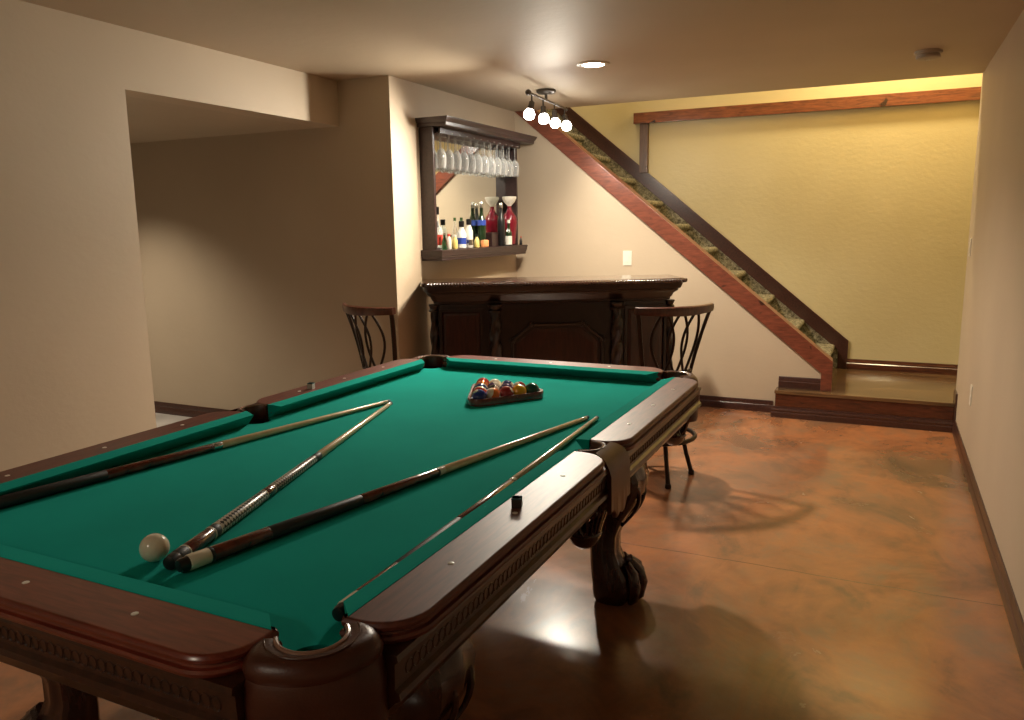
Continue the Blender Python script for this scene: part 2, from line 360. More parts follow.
# cushions: side, along, ends
def cushion(fn, a0, a1, c0, c1):
    """fn(along, out, z); nose at out=0, wood at out=.047; c0,c1 = how much the wood edge runs past the nose"""
    sec = [(0,.806),(0,.802),(.040,ZB+.001),(.047,ZB+.001),(.047,.8118),(.036,.8114)]
    bm = NB(); N = 2
    r = []
    for s, a, c in ((0,a0,c0),(1,a1,c1)):
        row = []
        for o, z in sec:
            k = o/.047; row.append(fn(a + (-c*k if s == 0 else c*k), o, z))
        r.append(row)
    rings(bm, r); part('cushion', bm, M_FELT, t, flatn=True)
mid = Lg/2
for (fx) in ((lambda a,o,z:(W+o,a,z)), (lambda a,o,z:(-o,a,z))):
    cushion(fx, .085, mid-.068, .048, .016); cushion(fx, mid+.068, Lg-.085, .016, .048)
cushion(lambda a,o,z:(a,-o,z), .085, W-.085, .048, .048); cushion(lambda a,o,z:(a,Lg+o,z), .085, W-.085, .048, .048)
# wooden rails, aprons, sights
RP = [(.772,-.012),(.776,0),(.783,.003),(.788,.001),(.789,-.006),(.793,-.007),(.797,-.002),(.803,-.001),(.808,-.004),(ZR+.001,-.008)]
def carve(bm, fn, a0, a1):
    n = int((a1-a0)/.0205)
    for i in range(n):
        c = a0+(i+.5)*(a1-a0)/n; rs = []
        for k in range(10):
            A = 2*PI*k/10; row = []
            for j in range(4):
                B = 2*PI*j/4; rr_ = .0105+.0020*math.cos(B)
                row.append(fn(c+rr_*math.cos(A), .0025+.003*math.sin(B), .738+1.15*rr_*math.sin(A)))
            rs.append(row)
        rings(bm, rs, closedloop=True)
def rail(rect, rad, fn, a0, a1, m, sights):
    bm = NB(); stack(bm, rrect(*rect, rad), RP); r = part('wood_rail', bm, m, t, flatn=True)
    for (x, y) in sights:
        bm = NB(); lathe(bm, [(.0062,ZR),(.0062,ZR+.0018),(.0054,ZR+.0022)], 16, lambda p,x=x,y=y:(p[0]+x,p[1]+y,p[2])); s = obj('sight', L(t, bm), M_SIGHT, r)
    bm = NB()
    prism(bm, [(-.09,.775),(.002,.775),(.004,.765),(-.002,.760),(-.004,.716),(.004,.711),(.006,.700),(-.004,.694),(-.030,.665),(-.040,.640),(-.052,.632),(-.09,.632)], lambda u,v,s: fn(s,u,v), a0, a1)
    ap = part('apron', bm, M_CARVE, t)
    bm = NB(); carve(bm, lambda a,o,z: fn(a,o-.0065,z), a0+.03, a1-.03); obj('carved_frieze', L(t, bm), M_CARVE, ap)
d = .35*U; q = .085; OUT = .157; INN = .0355; AO = .147
for sgn in (1, -1):
    X = (lambda v: W+v) if sgn == 1 else (lambda v: -v)
    fn = (lambda a,o,z: (W+AO+o,a,z)) if sgn == 1 else (lambda a,o,z: (-AO-o,a,z))
    xs = (W+INN, W+OUT) if sgn == 1 else (-OUT, -INN)
    for (y0, y1, ks) in ((.03, mid-.058, (1,2,3)), (mid+.058, Lg-.03, (5,6,7))):
        rad = (0,q,q,0) if sgn == 1 else (q,0,0,q)
        rail((*xs, y0, y1), rad, fn, y0-.01, y1+.01, M_RAILY, [(X(d), k*U) for k in ks])
for sgn in (-1, 1):
    fn = (lambda a,o,z: (a,-AO-o,z)) if sgn == -1 else (lambda a,o,z: (a,Lg+AO+o,z))
    ys = (-OUT, -INN) if sgn == -1 else (Lg+INN, Lg+OUT)
    rad = (q,q,0,0) if sgn == -1 else (0,0,q,q)
    rail((.03, W-.03, *ys), rad, fn, .02, W-.02, M_RAILX, [(k*U, -d if sgn == -1 else Lg+d) for k in (1,2,3)])
# frame under the slate
bm = NB(); stack(bm, rrect(-.055, W+.055, -.055, Lg+.055, (.05,)*4), [(.60,-.012),(.606,.0),(.62,.0),(.628,-.01),(.73,-.01)]); part('table_frame', bm, M_CARVE, t)
# leather pockets
def pocket(c, dr, side):
    ang = math.atan2(dr[1], dr[0]); span = math.radians(88 if side else 100); n = 28
    bm = NB(); rs = []
    for k in range(n+1):
        th = -span+2*span*k/n; A = ang+th; ca_, sa_ = math.cos(A), math.sin(A)
        ri = .049 if side else .050
        dg = abs(math.degrees(th)); KN = ((0,.088),(25,.089),(44,.094),(60,.103),(74,.108),(88,.102),(101,.092))
        if side: ro = .077-.006*abs(math.sin(th))**2
        else:
            for (d0,v0),(d1,v1) in zip(KN, KN[1:]):
                if d0 <= dg <= d1: ro = v0+(v1-v0)*(dg-d0)/(d1-d0)
        fl = .002 if side else .004
        zb = (.625 + .02*abs(math.sin(7*th)) if side else .628)
        if side: zb += .10*(abs(th)/span)**2
        pr = [(ri+.004,.70),(ri+.001,.78),(ri,.800),(ri+.003,.807),(ri+.010,.8105),(ro-.024,.8115),(ro-.012,.808),(ro-.002,.797),(ro+.001,.786),(ro-.002,.776),(ro+.001,.770),(ro+fl,.745),(ro+fl,zb+.02),(ro+fl-.003,zb),(ro+fl-.012,zb),(ro-.014,.70)]
        rs.append([(c[0]+r_*ca_, c[1]+r_*sa_, z_) for r_, z_ in pr])
    rings(bm, rs); pk = part('leather_pocket', bm, M_LEATHER, t)
    bm = NB(); pr_ = .0495
    lathe(bm, [(pr_,.758),(pr_,.70),(pr_*.85,.66),(.02,.64),(.001,.638)][::-1], 24, lambda p: (p[0]+c[0], p[1]+c[1], p[2]), cap=False)
    obj('pocket_cup', L(t, bm), M_NET, pk)
    if side:       # leather shield hanging over the apron, scalloped at the bottom
        bm = NB(); rs = []
        for k in range(25):
            v = -1+2*k/24; zb_ = .622+.035*abs(v)**1.5+.008*math.cos(9*v); WV = {.108:.062,.122:.071,.142:.081}
            rs.append([(c[0]+dr[0]*(o_-.052), c[1]+WV.get(o_, .086)*v, z_) for o_, z_ in ((.108,.8108),(.122,.807),(.142,.796),(.155,.775),(.161,.755),(.162,.70),(.162,zb_+.006),(.158,zb_),(.150,zb_),(.149,.74),(.12,.775),(.108,.78))])
        rings(bm, rs); obj('leather_shield', L(t, bm), M_LEATHER, pk)
    bm = NB()   # stitched welt round the rim
    pts = [(c[0]+((ro_)*math.cos(ang+th_)), c[1]+ro_*math.sin(ang+th_) , .8115) for th_, ro_ in [(-span+2*span*k/24, (.058 if side else .072)) for k in range(25)]]
    tube(bm, pts, .0013, 6); obj('stitched_welt', L(t, bm), M_LEATHER, pk)
    bm = NB()   # glossy lip round the hole, its bright highlight put into the colour
    tube(bm, [(c[0]+(ri+.0045)*math.cos(ang+th_), c[1]+(ri+.0045)*math.sin(ang+th_), .8095) for th_ in [-span+2*span*k/28 for k in range(29)]], .0042, 8); obj('rim_lip', L(t, bm), M_LIP, pk)
    bm = NB()   # hanging fringe and net under the pocket
    for k in range(9):
        a = ang+math.radians(-60+15*k); r0 = .066; x_, y_ = c[0]+r0*math.cos(a), c[1]+r0*math.sin(a)
        tube(bm, [(x_,y_,.70),(x_+.004*math.cos(a),y_+.004*math.sin(a),.64),(x_-.012*math.cos(a),y_-.012*math.sin(a),.59),(x_-.022*math.cos(a),y_-.022*math.sin(a),.555)], .004, 6)
    for k in range(10):
        a = 2*PI*k/10
        for sg in (1, -1): tube(bm, [(c[0]+.046*math.cos(a+sg*s*.32), c[1]+.046*math.sin(a+sg*s*.32), .68-.032*s) for s in range(5)], .0035, 5)
    lathe(bm, [(.048,.558),(.052,.552),(.048,.542),(.036,.52),(.018,.506),(.001,.502)][::-1], 18, lambda p:(p[0]+c[0],p[1]+c[1],p[2]))
    obj('fringe', L(t, bm), M_LEG, pk)
for c, dr in CP: pocket(c, dr, False)
for c, dr in SP: pocket(c, dr, True)
# carved cabriole legs
def leg(cx, cy, sx, sy):
    bm = NB(); ctr = [(.61,.115,.020,.0),(.585,.118,.020,.0),(.575,.100,.018,0),(.56,.092,.018,0),(.54,.105,.026,0),(.50,.110,.036,0),(.45,.104,.036,0),(.39,.086,.022,0),(.33,.066,.004,0),(.27,.056,-.010,0),(.21,.058,-.012,0),(.16,.068,-.002,0),(.12,.080,.012,0),(.08,.088,.020,0),(.045,.086,.020,0),(.015,.076,.016,0),(0,.066,.014,0)]
    rs = []
    for z_, h_, o_, _x in ctr:
        row = []
        for k in range(28):
            A = 2*PI*k/28; ca_, sa_ = math.cos(A), math.sin(A)
            rr_ = h_/max(abs(ca_),abs(sa_))**.55*(1+.045*math.cos(8*A)*(1 if .1 < z_ < .56 else 0))
            row.append((cx+sx*o_+rr_*ca_*.9, cy+sy*o_*.5+rr_*sa_*.9, z_))
        rs.append(row)
    rings(bm, rs); lg = part('leg', bm, M_LEG, t)
    bm = NB()    # claw toes and scroll leaf
    for a in (-55,-18,18,55):
        A = math.atan2(sy*.5, sx)+math.radians(a); x_, y_ = cx+sx*.03, cy+sy*.012
        tube(bm, [(x_+.05*math.cos(A),y_+.05*math.sin(A),.16),(x_+.082*math.cos(A),y_+.082*math.sin(A),.13),(x_+.094*math.cos(A),y_+.094*math.sin(A),.085),(x_+.085*math.cos(A),y_+.085*math.sin(A),.03),(x_+.07*math.cos(A),y_+.07*math.sin(A),.008)], [.016,.022,.024,.020,.010], 10)
    obj('claw_foot', L(t, bm), M_LEG, lg)
    bm = NB()
    for s in (-1, 1):
        tube(bm, [(cx+sx*(.055+.07*math.sin(PI*k/10)**1.0), cy+s*.055*(1-k/14), .57-.026*k) for k in range(11)], [.012-.0007*k for k in range(11)], 8)
    obj('acanthus_scroll', L(t, bm), M_LEG, lg)
for (x, y, sx, sy) in ((1.02,1.80,1,1),(1.02,.435,1,-1),(W-1.02,1.80,-1,1),(.0,.30,-1,-1)): leg(x, y, sx, sy)

# ------------------------------------------------------------------ cues
def frame(a, b):
    a, b = Vector(a), Vector(b); z = (b-a).normalized(); x = Vector((0,0,1)).cross(z).normalized(); y = z.cross(x)
    return Matrix((x, y, z)).transposed().to_4x4()
def cue(label, tip, butt_dir_pt, segs, rt=.0070, rb=.0165, length=1.473, lift=.0008):
    """segs: (name, material, s0, s1[, r override]) measured from the tip in metres"""
    tx = Vector(tip); d_ = (Vector(butt_dir_pt)-tx); d_.z = 0; d_.normalize()
    # the cue lies on the cloth: axis height = radius
    a = Vector((tx.x, tx.y, ZB+rt+lift)); b = Vector((tx.x+d_.x*length, tx.y+d_.y*length, ZB+rb+lift))
    M4 = frame(a, b); root = bpy.data.objects.new('pool_cue', None); C.objects.link(root); root.matrix_world = Matrix.Translation(a) @ M4
    tagd(root, label, 'pool cue', 'pool cues on the table')
    R_ = lambda s: rt+(rb-rt)*max(0, min(1, (s-.05)/(length-.05)))
    for sg in segs:
        nm, m_, s0, s1 = sg[:4]; ex = sg[4] if len(sg) > 4 else 0
        bm = NB(); r0, r1 = R_(s0)+ex, R_(s1)+ex; c_ = min(.0012, (s1-s0)*.2)
        pr = [(r0-.0006,s0),(r0,s0+c_),((r0+r1)/2,(s0+s1)/2),(r1,s1-c_),(r1-.0006,s1)]
        if len(sg) > 5: pr = sg[5]
        lathe(bm, pr, 20); obj(nm, bm, m_, root)
    return root
M_TIPB = mat('tip_leather', (.10,.16,.22), .8)
cue('cue nearest the left cushion, dark butt running out of view over its near end', (.2285,1.525,0), (.024,.32,0),
    [('tip',M_TIPB,0,.012),('ferrule',M_IVORY,.012,.036),('shaft',M_MAPLE,.036,.735),('joint_collar',M_STEEL,.735,.765),('forearm',M_CUERED,.765,1.09),('wrap',M_WRAP,1.09,1.36),('butt_sleeve',M_CUERED,1.36,1.455),('bumper',M_BLACK,1.455,1.473)], lift=.001)
cue('ornate cue with silvery patterned wrap, butt beside the white ball', (.2525,1.50,0), (.672,.118,0),
    [('tip',M_TIPB,0,.012),('ferrule',M_IVORY,.012,.036),('shaft',M_MAPLE,.036,.70),('joint_collar',M_WRAP,.70,.735),('forearm',M_SNAKE,.735,1.00),('ring',M_IVORY,1.00,1.004,.0004),('inlay_band',M_CUERED,1.004,1.045,.0002),('ring',M_IVORY,1.045,1.049,.0004),('wrap',M_SNAKE,1.049,1.27),('ring',M_IVORY,1.27,1.274,.0004),('inlay_band',M_WRAP,1.274,1.295),('ring',M_IVORY,1.295,1.299,.0004),('butt_sleeve',M_CUERED,1.299,1.395),('ring',M_IVORY,1.395,1.399,.0004),('butt_cap',M_WRAP,1.399,1.43),('bumper',M_BLACK,1.43,1.455,0,[(.0155,1.43),(.016,1.44),(.014,1.452),(.007,1.455)])], length=1.455, rb=.016)
cue('cue with white butt ring and black wrap, its butt touching the patterned cue', (1.015,1.572,0), (.705,.118,0),
    [('tip',M_TIPB,0,.012),('ferrule',M_IVORY,.012,.036),('shaft',M_MAPLE,.036,.735),('joint_collar',M_IVORY,.735,.757),('ring',M_BLACK,.757,.764),('forearm',M_CUERED,.764,1.03),('wrap',M_WRAP,1.03,1.29),('butt_sleeve',M_CUERED,1.29,1.425),('ring',M_WRAP,1.425,1.433),('butt_cap',M_IVORY,1.433,1.478),('bumper',M_BLACK,1.478,1.50,0,[(.0145,1.478),(.0145,1.489),(.012,1.498),(.006,1.50)])], length=1.50)
cue('cue hugging the right cushion, white-ringed butt with black bumper at the near corner pocket', (1.046,1.58,0), (1.110,.066,0),
    [('tip',M_TIPB,0,.012),('ferrule',M_IVORY,.012,.036),('shaft',M_MAPLE,.036,.735),('joint_collar',M_IVORY,.735,.757),('forearm',M_CUERED,.757,1.05),('wrap',M_WRAP,1.05,1.31),
     ('butt_sleeve',M_CUERED,1.31,1.44),('butt_cap',M_IVORY,1.44,1.485),('bumper',M_BLACK,1.485,1.505,0,[(.0145,1.485),(.0145,1.494),(.012,1.503),(.006,1.505)])], length=1.505)

# ------------------------------------------------------------------ balls
BR = .0286
def ball(label, c, col, kind, rot, name='pool_ball', group=None):
    bm = NB(); bmesh.ops.create_uvsphere(bm, u_segments=32, v_segments=24, radius=BR)
    for f in bm.faces:
        z_ = f.calc_center_median().z
        if kind == 'stripe' and abs(z_) > BR*.55: f.material_index = 1
        elif kind != 'cue' and kind != 'stripe':
            fc = f.calc_center_median().normalized()
            if fc.dot(Vector((1,0,0))) > .93: f.material_index = 1
    o = obj(name, bm, [col, M_WHITEB]); o.location = c; o.rotation_euler = rot
    return tagd(o, label, 'ball', group)
M_WHITEB = mat('ball_white', (.82,.76,.62), .08, spec=.6)
tagd_ = ball('white cue ball on the green cloth beside the cue butts', (.6065,.1345,ZB+BR), M_IVORY, 'cue', (0,0,0), 'cue_ball')
A0 = Vector((.566,1.583)); ax = Vector((.585,.811)).normalized(); ay = Vector((-ax.y, ax.x))
# triangle rack
inr = 2*BR*4/2
row0 = A0 + ax*.041 + ay*.041
cols = {'yellow':(.85,.42,.02),'blue':(.01,.03,.20),'red':(.55,.03,.02),'maroon':(.30,.015,.02),'purple':(.05,.015,.11),'orange':(.75,.16,.03),'green':(.004,.07,.05),'black':(.008,.008,.01)}
layout = [
 [('blue','solid','solid blue ball at the front left corner of the rack'),('orange','stripe','orange-and-white ball second in the front row of the rack'),('maroon','solid','deep red ball in the middle of the front row of the rack'),('yellow','solid','solid yellow ball fourth in the front row of the rack'),('green','solid','dark green ball at the front right corner of the rack')],
 [('red','stripe','red-and-white striped ball behind the blue corner ball'),('black','solid','black ball behind the orange-and-white ball'),('purple','solid','dark purple ball just behind the deep red ball'),('maroon','stripe','maroon-and-white ball behind the yellow ball')],
 [('blue','stripe','blue-and-white striped ball in the middle row along the left side of the rack'),('purple','stripe','purple-and-white striped ball in the centre of the rack'),('blue','stripe','blue-and-white striped ball on the far side of the middle row')],
 [('orange','solid','solid orange ball next to the far corner ball, on the left side'),('black','stripe','dark-and-white ball next to the far corner ball, on the far side')],
 [('red','solid','red ball at the far corner of the rack')]]
for i, rw in enumerate(layout):
    for j, (cn, kd, lb) in enumerate(rw):
        p_ = row0 + ax*(2*BR*1.004*(j+i*.5)) + ay*(BR*1.004*math.sqrt(3)*i)
        ball(lb, (p_.x, p_.y, ZB+BR), colmat(cols[cn], .08, spec=.6), kd, (random.uniform(-1.2,1.2), random.uniform(-1.2,0), random.uniform(0,6)), 'pool_ball', 'racked balls')
r0 = row0; s_ = 2*BR*1.004*4; V3 = [r0, r0+ax*s_, r0+ax*(s_/2)+ay*(s_*math.sqrt(3)/2)]
def tri(off):
    P = []; cen = (V3[0]+V3[1]+V3[2])/3
    for i in range(3):
        v = V3[i]; a0 = math.atan2(*((v-cen).yx))
        for k in range(9):
            a = a0 + math.radians(-60+120*k/8); P.append((v.x+off*math.cos(a), v.y+off*math.sin(a)))
    return P
bm = NB(); zz = [(ZB+.0005,BR+.003),(ZB+.0005,BR+.016),(ZB+.025,BR+.017),(ZB+.028,BR+.015),(ZB+.028,BR+.006),(ZB+.025,BR+.003)]
rings(bm, [[(x,y,z_) for x,y in tri(o_)] for z_,o_ in zz], closedloop=True)
tagd(obj('triangle_rack', bm, M_CUERED), 'dark wooden triangle rack around the balls on the far half of the cloth', 'ball rack')

# chalk cubes
def chalk(x, y, rz, lab, wc=(.045,.03,.025)):
    t_ = thing('chalk_cube', lab, 'chalk', (x,y,ZR+.0015), rz, None)
    bm = NB(); box(bm, -.011,.011,-.011,.011,0,.020); obj('paper_wrapper', bm, mat('chalk_wrapper', wc, .35), t_, bevel=.0012)
    bm = NB(); lathe(bm, [(.0002,.0185),(.004,.0187),(.0095,.0208),(.0112,.0222)], 12); box(bm, -.0111,.0111,-.0111,.0111,.0195,.0222); obj('chalk_face', bm, mat('chalk_blue', (.05,.14,.15), .9), t_)
    bm = NB(); box(bm, -.0114,-.0109,-.009,.009,.012,.019); obj('printed_band', bm, M_WHITE, t_)
chalk(1.203,.595,.3,'chalk cube on the right rail between two sights'); chalk(-.088,1.455,.2,'pale chalk cube on the left rail near the middle pocket', (.50,.50,.46))

# ------------------------------------------------------------------ bar
bA = Vector((-.78,3.37,0)); bd = Vector((.8687009,.49533703,0)); BL = 1.746
bar = thing('home_bar', 'dark carved wooden bar counter with twisted columns across the back corner', 'bar counter', bA, math.atan2(bd.y, bd.x))
def bow(u): return -.05*(1-((u-BL/2)/(BL/2))**2)      # local y; front is -y
def outl(off, depth=.40, n=20, rc=.05):
    """bar outline seen from above, inset by off (positive inwards)"""
    P = []
    for k in range(n+1):
        u = rc+off+(BL-2*(rc+off))*k/n; P.append((u, bow(u)+off))
    for k in range(1,6):
        a = math.radians(-90+90*k/5); P.append((BL-rc-off+rc*math.cos(a), rc+off+bow(BL-rc-off)+rc*math.sin(a)))
    P += [(BL-off, depth),(off, depth)]
    for k in range(0,5):
        a = math.radians(180+90*k/5); P.append((rc+off+rc*math.cos(a), rc+off+bow(rc+off)+rc*math.sin(a)))
    return P
def bst(pf):
    bm = NB(); rings(bm, [[(x,y,z_) for x,y in outl(o_)] for z_,o_ in pf]); return bm
obj('bar_top', bst([(1.046,.006),(1.05,0),(1.068,0),(1.074,.004),(1.075,.010)]), M_BARTOP, bar)
obj('crown_moulding', bst([(.925,.094),(.93,.080),(.945,.078),(.95,.070),(.975,.060),(.99,.040),(.995,.036),(1.005,.034),(1.01,.022),(1.03,.014),(1.046,.010)]), M_BAR, bar)
bm = NB(); pts = outl(-.002)[:26]; 
dense = []
for a, b in zip(pts, pts[1:]):
    L_ = math.hypot(b[0]-a[0], b[1]-a[1]); k_ = max(1, int(L_/.006))
    for i in range(k_): dense.append((a[0]+(b[0]-a[0])*i/k_, a[1]+(b[1]-a[1])*i/k_))
acc = 0
for i in range(0, len(dense)-1, 3):     # carved rope edge
    x_, y_ = dense[i]; x2, y2 = dense[i+1]; tx, ty = x2-x_, y2-y_; L_ = math.hypot(tx, ty); tx/=L_; ty/=L_
    tube(bm, [(x_-tx*.010, y_-ty*.010, 1.049), (x_-ty*-.0-tx*.004+ty*.006, y_-ty*.004-tx*.006, 1.056), (x_+tx*.004+ty*.006, y_+ty*.004-tx*.006, 1.064), (x_+tx*.010, y_+ty*.010, 1.070)], [.004,.009,.009,.004], 6)
obj('rope_edge', bm, M_BARTOP, bar)
obj('bar_body', bst([(0,.095),(.0,.095),(.93,.095)]), M_BAR, bar)
obj('plinth', bst([(0,.07),(.08,.07),(.09,.078),(.10,.094)]), M_BAR, bar)
def yf(u): return bow(max(.15, min(BL-.15, u)))+.095
def panel(u0, u1, z0, z1):
    y_ = yf((u0+u1)/2); bm = NB(); sl = (yf(u1)-yf(u0))/(u1-u0)
    def fr(u, v, tt): return (u, yf((u0+u1)/2)+sl*(u-(u0+u1)/2)-tt, v)
    for (a, b, c_, d_) in ((u0,u1,z1-.018,z1),(u0,u1,z0,z0+.018),(u0,u0+.018,z0+.018,z1-.018),(u1-.018,u1,z0+.018,z1-.018)):
        prism(bm, [(a,c_),(b,c_),(b,d_),(a,d_)], fr, 0, .012)
    o = obj('panel_frame', bm, M_BAR, bar, bevel=.003)
    bm = NB(); rings(bm, [[fr(u,v,tt) for u,v in ((u0+i_,z0+i_),(u1-i_,z0+i_),(u1-i_,z1-i_),(u0+i_,z1-i_))] for tt,i_ in ((-.001,.02),(.004,.03),(.007,.045))]); obj('raised_panel', bm, M_BARPANEL, o, smooth=False)
panel(.115,.405,.14,.895); panel(1.345,1.635,.14,.895)
# octagonal centre panel
uc = BL/2+.02; bm = NB(); oc = [(-.30,.24),(-.30,.68),(-.17,.785),(.17,.785),(.30,.68),(.30,.24),(.17,.15),(-.17,.15)]
def fo(u, v, tt): return (uc+u, yf(uc+u)-tt, v)
tube(bm, [fo(u,v,.004) for (a,b) in zip(oc, oc[1:]+oc[:1]) for (u,v) in [(a[0]+(b[0]-a[0])*k/8, a[1]+(b[1]-a[1])*k/8) for k in range(8)]], .010, 8, closed=True)
on_ = obj('octagon_moulding', bm, M_BAR, bar)
for (u,v) in oc:
    bm = NB(); sphere(bm, fo(u,v,.008), .014, 12)
    for k in range(6): a=2*PI*k/6; sphere(bm, fo(u+.016*math.cos(a), v+.016*math.sin(a), .006), .008, 8)
    obj('rosette', bm, M_BAR, on_)
bm = NB(); rs=[]
for tt, s__ in ((-.002,.93),(.004,.90),(.006,.82)):
    rs.append([fo(u*s__, .47+(v-.47)*s__, tt) for u,v in oc])
rings(bm, rs); obj('centre_panel', bm, M_BARPANEL, bar, smooth=False)
def twist(u, y_, r, z0, z1, nm='twisted_column'):
    bm = NB(); rs = []; n = 60
    for k in range(n+1):
        z_ = z0+(z1-z0)*k/n; row = []
        e_ = min(1, (k)/4, (n-k)/4)
        for j in range(20):
            A = 2*PI*j/20; rr_ = r*(1+.20*e_*math.cos(3*(A-(z_-z0)*13)))*(.85+.15*math.sin(PI*k/n))
            row.append((u+rr_*math.cos(A), y_+rr_*math.sin(A), z_))
        rs.append(row)
    rings(bm, rs); o = obj(nm, bm, M_BAR, bar)
    for (a, b) in ((z0-.05,z0),(z1,z1+.05)):
        bm = NB(); lathe(bm, [(r*1.25,a),(r*1.3,a+.008),(r*1.0,a+.02),(r*1.15,b-.015),(r*1.3,b-.008),(r*1.25,b)], 20, lambda p: (p[0]+u, p[1]+y_, p[2]))
        obj('column_collar', bm, M_BAR, o)
for u in (.48, BL-.455): twist(u, yf(u)-.018, .036, .15, .875)
for u in (.085, BL-.085): twist(u, bow(u)+.125, .030, .15, .875, 'corner_column')

# ------------------------------------------------------------------ bar stools
def stool(label, cx, cy, heading, legang, fr=1.0):
    """heading: angle of the outward normal of the backrest; seat centre at cx,cy"""
    t_ = thing('bar_stool', label, 'bar stool', (cx,cy,0), heading, 'bar stools at the bar')
    # local +x = towards backrest
    bm = NB(); lathe(bm, [(.12,.535),(.19,.538),(.205,.55),(.208,.57),(.195,.585),(.12,.592),(.01,.594)], 32); obj('seat', bm, M_SEAT, t_)
    bm = NB(); lathe(bm, [(.05,.48),(.055,.49),(.055,.52),(.10,.525),(.12,.535)], 20); obj('swivel_plate', bm, M_METAL, t_)
    bm = NB(); tube(bm, [(.215*math.cos(2*PI*k/40), .215*math.sin(2*PI*k/40), .25) for k in range(40)], .0125, 10, closed=True); obj('footring', bm, M_METAL, t_)
    for k in range(4):
        a = legang-heading+PI/2*k; ca_, sa_ = math.cos(a)*fr, math.sin(a)*fr
        bm = NB(); tube(bm, [(r_*ca_, r_*sa_, z_) for r_, z_ in ((.05,.50),(.10,.48),(.14,.42),(.165,.34),(.195,.235),(.225,.13),(.265,.02))], .0125, 10)
        lathe(bm, [(.016,0),(.018,.004),(.016,.022),(.012,.026)], 12, lambda p: (p[0]+.268*ca_, p[1]+.268*sa_, p[2])); obj('leg', bm, M_METAL, t_)
    def B(y_, z_):      # backrest surface point: y across -1..1 scaled, z height
        f_ = (z_-.62)/.38; half = .150+.068*f_+.012*f_*f_
        return Vector((.175+.045*f_+.03*f_*f_ - .075*(y_**2), y_*half, z_))
    for s in (-1, 1):
        bm = NB(); tube(bm, [B(s, .555+.43*k/8) for k in range(9)], .012, 10, flat=(.013,.010)); obj('back_post', bm, M_METAL, t_)
    bm = NB(); rs = []
    for k in range(25):
        y_ = -1.06+2.12*k/24; c_ = B(y_, .985); hh = .030-.006*abs(y_); zz_ = .982 - .004*(1-y_*y_)
        rs.append([(c_.x-.012,c_.y,zz_-hh*.8),(c_.x+.010,c_.y,zz_-hh),(c_.x+.016,c_.y,zz_),(c_.x+.012,c_.y,zz_+hh*.55),(c_.x-.002,c_.y,zz_+hh*.75),(c_.x-.013,c_.y,zz_+hh*.5)])
    rings(bm, rs); obj('top_rail', bm, M_STOOLW, t_)
    bm = NB(); tube(bm, [B(-1+2*k/12, .63) for k in range(13)], .009, 8); obj('lower_crossbar', bm, M_METAL, t_)
    for c_ in (-.62, 0, .62):      # leaf shaped lattice: two bowed bars per leaf
        for s in (-1, 1):
            bm = NB(); tube(bm, [B(c_*.72*(1) + s*(.05+.26*math.sin(PI*k/12)), .63+.335*k/12) for k in range(13)], .0075, 8); obj('lattice_bar', bm, M_METAL, t_)
    return t_
stool('bar stool at the right end of the bar, behind the far pool table corner', .79, 3.33, math.atan2(-.69,.72), math.radians(33.6), .80)
stool('bar stool at the left end of the bar, against the shaded hallway wall', -.665, 2.87, math.atan2(-.945,-.326), .5)

# ------------------------------------------------------------------ hanging bar cabinet
cb = thing('wall_cabinet', 'dark wooden wall cabinet with a mirror back hung above the bar', 'wall cabinet', (PX, 4.35, 1.2))
Y0, Y1 = 3.68, 5.0
part('mirror', box(NB(), PX+.006, PX+.012, Y0+.03, Y1-.03, 1.28, 2.075), M_MIRROR, cb, smooth=False)
part('side_panel', box(NB(), PX, PX+.105, Y0, Y0+.028, 1.26, 2.081), M_CAB, cb, bevel=.004)
part('side_panel', box(NB(), PX, PX+.105, Y1-.028, Y1, 1.26, 2.081), M_CAB, cb, bevel=.004)
part('back_panel', box(NB(), PX, PX+.006, Y0, Y1, 1.26, 2.07), M_CAB, cb)
bm = NB(); sillP = [(PX,Y0-.02),(PX+.165,Y0-.02),(PX+.165,Y1+.04),(PX,Y1+.04)]
def ofs3(P_, o_): return [(P_[0][0],P_[0][1]-o_),(P_[1][0]+o_,P_[1][1]-o_),(P_[2][0]+o_,P_[2][1]+o_),(P_[3][0],P_[3][1]+o_)]
rings(bm, [[(x,y,z_) for x,y in ofs3(sillP,o_)] for z_,o_ in ((1.20,-.012),(1.203,-.008),(1.210,-.006),(1.214,-.010),(1.222,-.004),(1.232,-.004),(1.236,.001),(1.256,.001),(1.262,.005),(1.272,.005),(1.275,.001))])
part('sill_shelf', bm, M_CAB, cb)
bm = NB(); crP = [(PX,Y0+.05),(PX+.15,Y0+.05),(PX+.15,Y1+.0),(PX,Y1+.0)]
rings(bm, [[(x,y,z_) for x,y in ofs3(crP,o_)] for z_,o_ in ((2.08,0),(2.08,.068),(2.084,.072),(2.104,.074),(2.108,.080),(2.128,.090),(2.137,.092),(2.137,.0))])
part('crown', bm, M_CAB, cb)
gx = [PX+.045+.052*k for k in range(3)]
for gxx in (PX+.045, PX+.120):
    for s in (-1, 1):
        bm = NB(); box(bm, gxx+s*.022-.005, gxx+s*.022+.005, Y0+.03, Y1-.03, 2.045, 2.081); box(bm, gxx+s*.017-.008, gxx+s*.017+.008, Y0+.03, Y1-.03, 2.040, 2.046)
        part('stemware_rail', bm, M_CAB, cb)
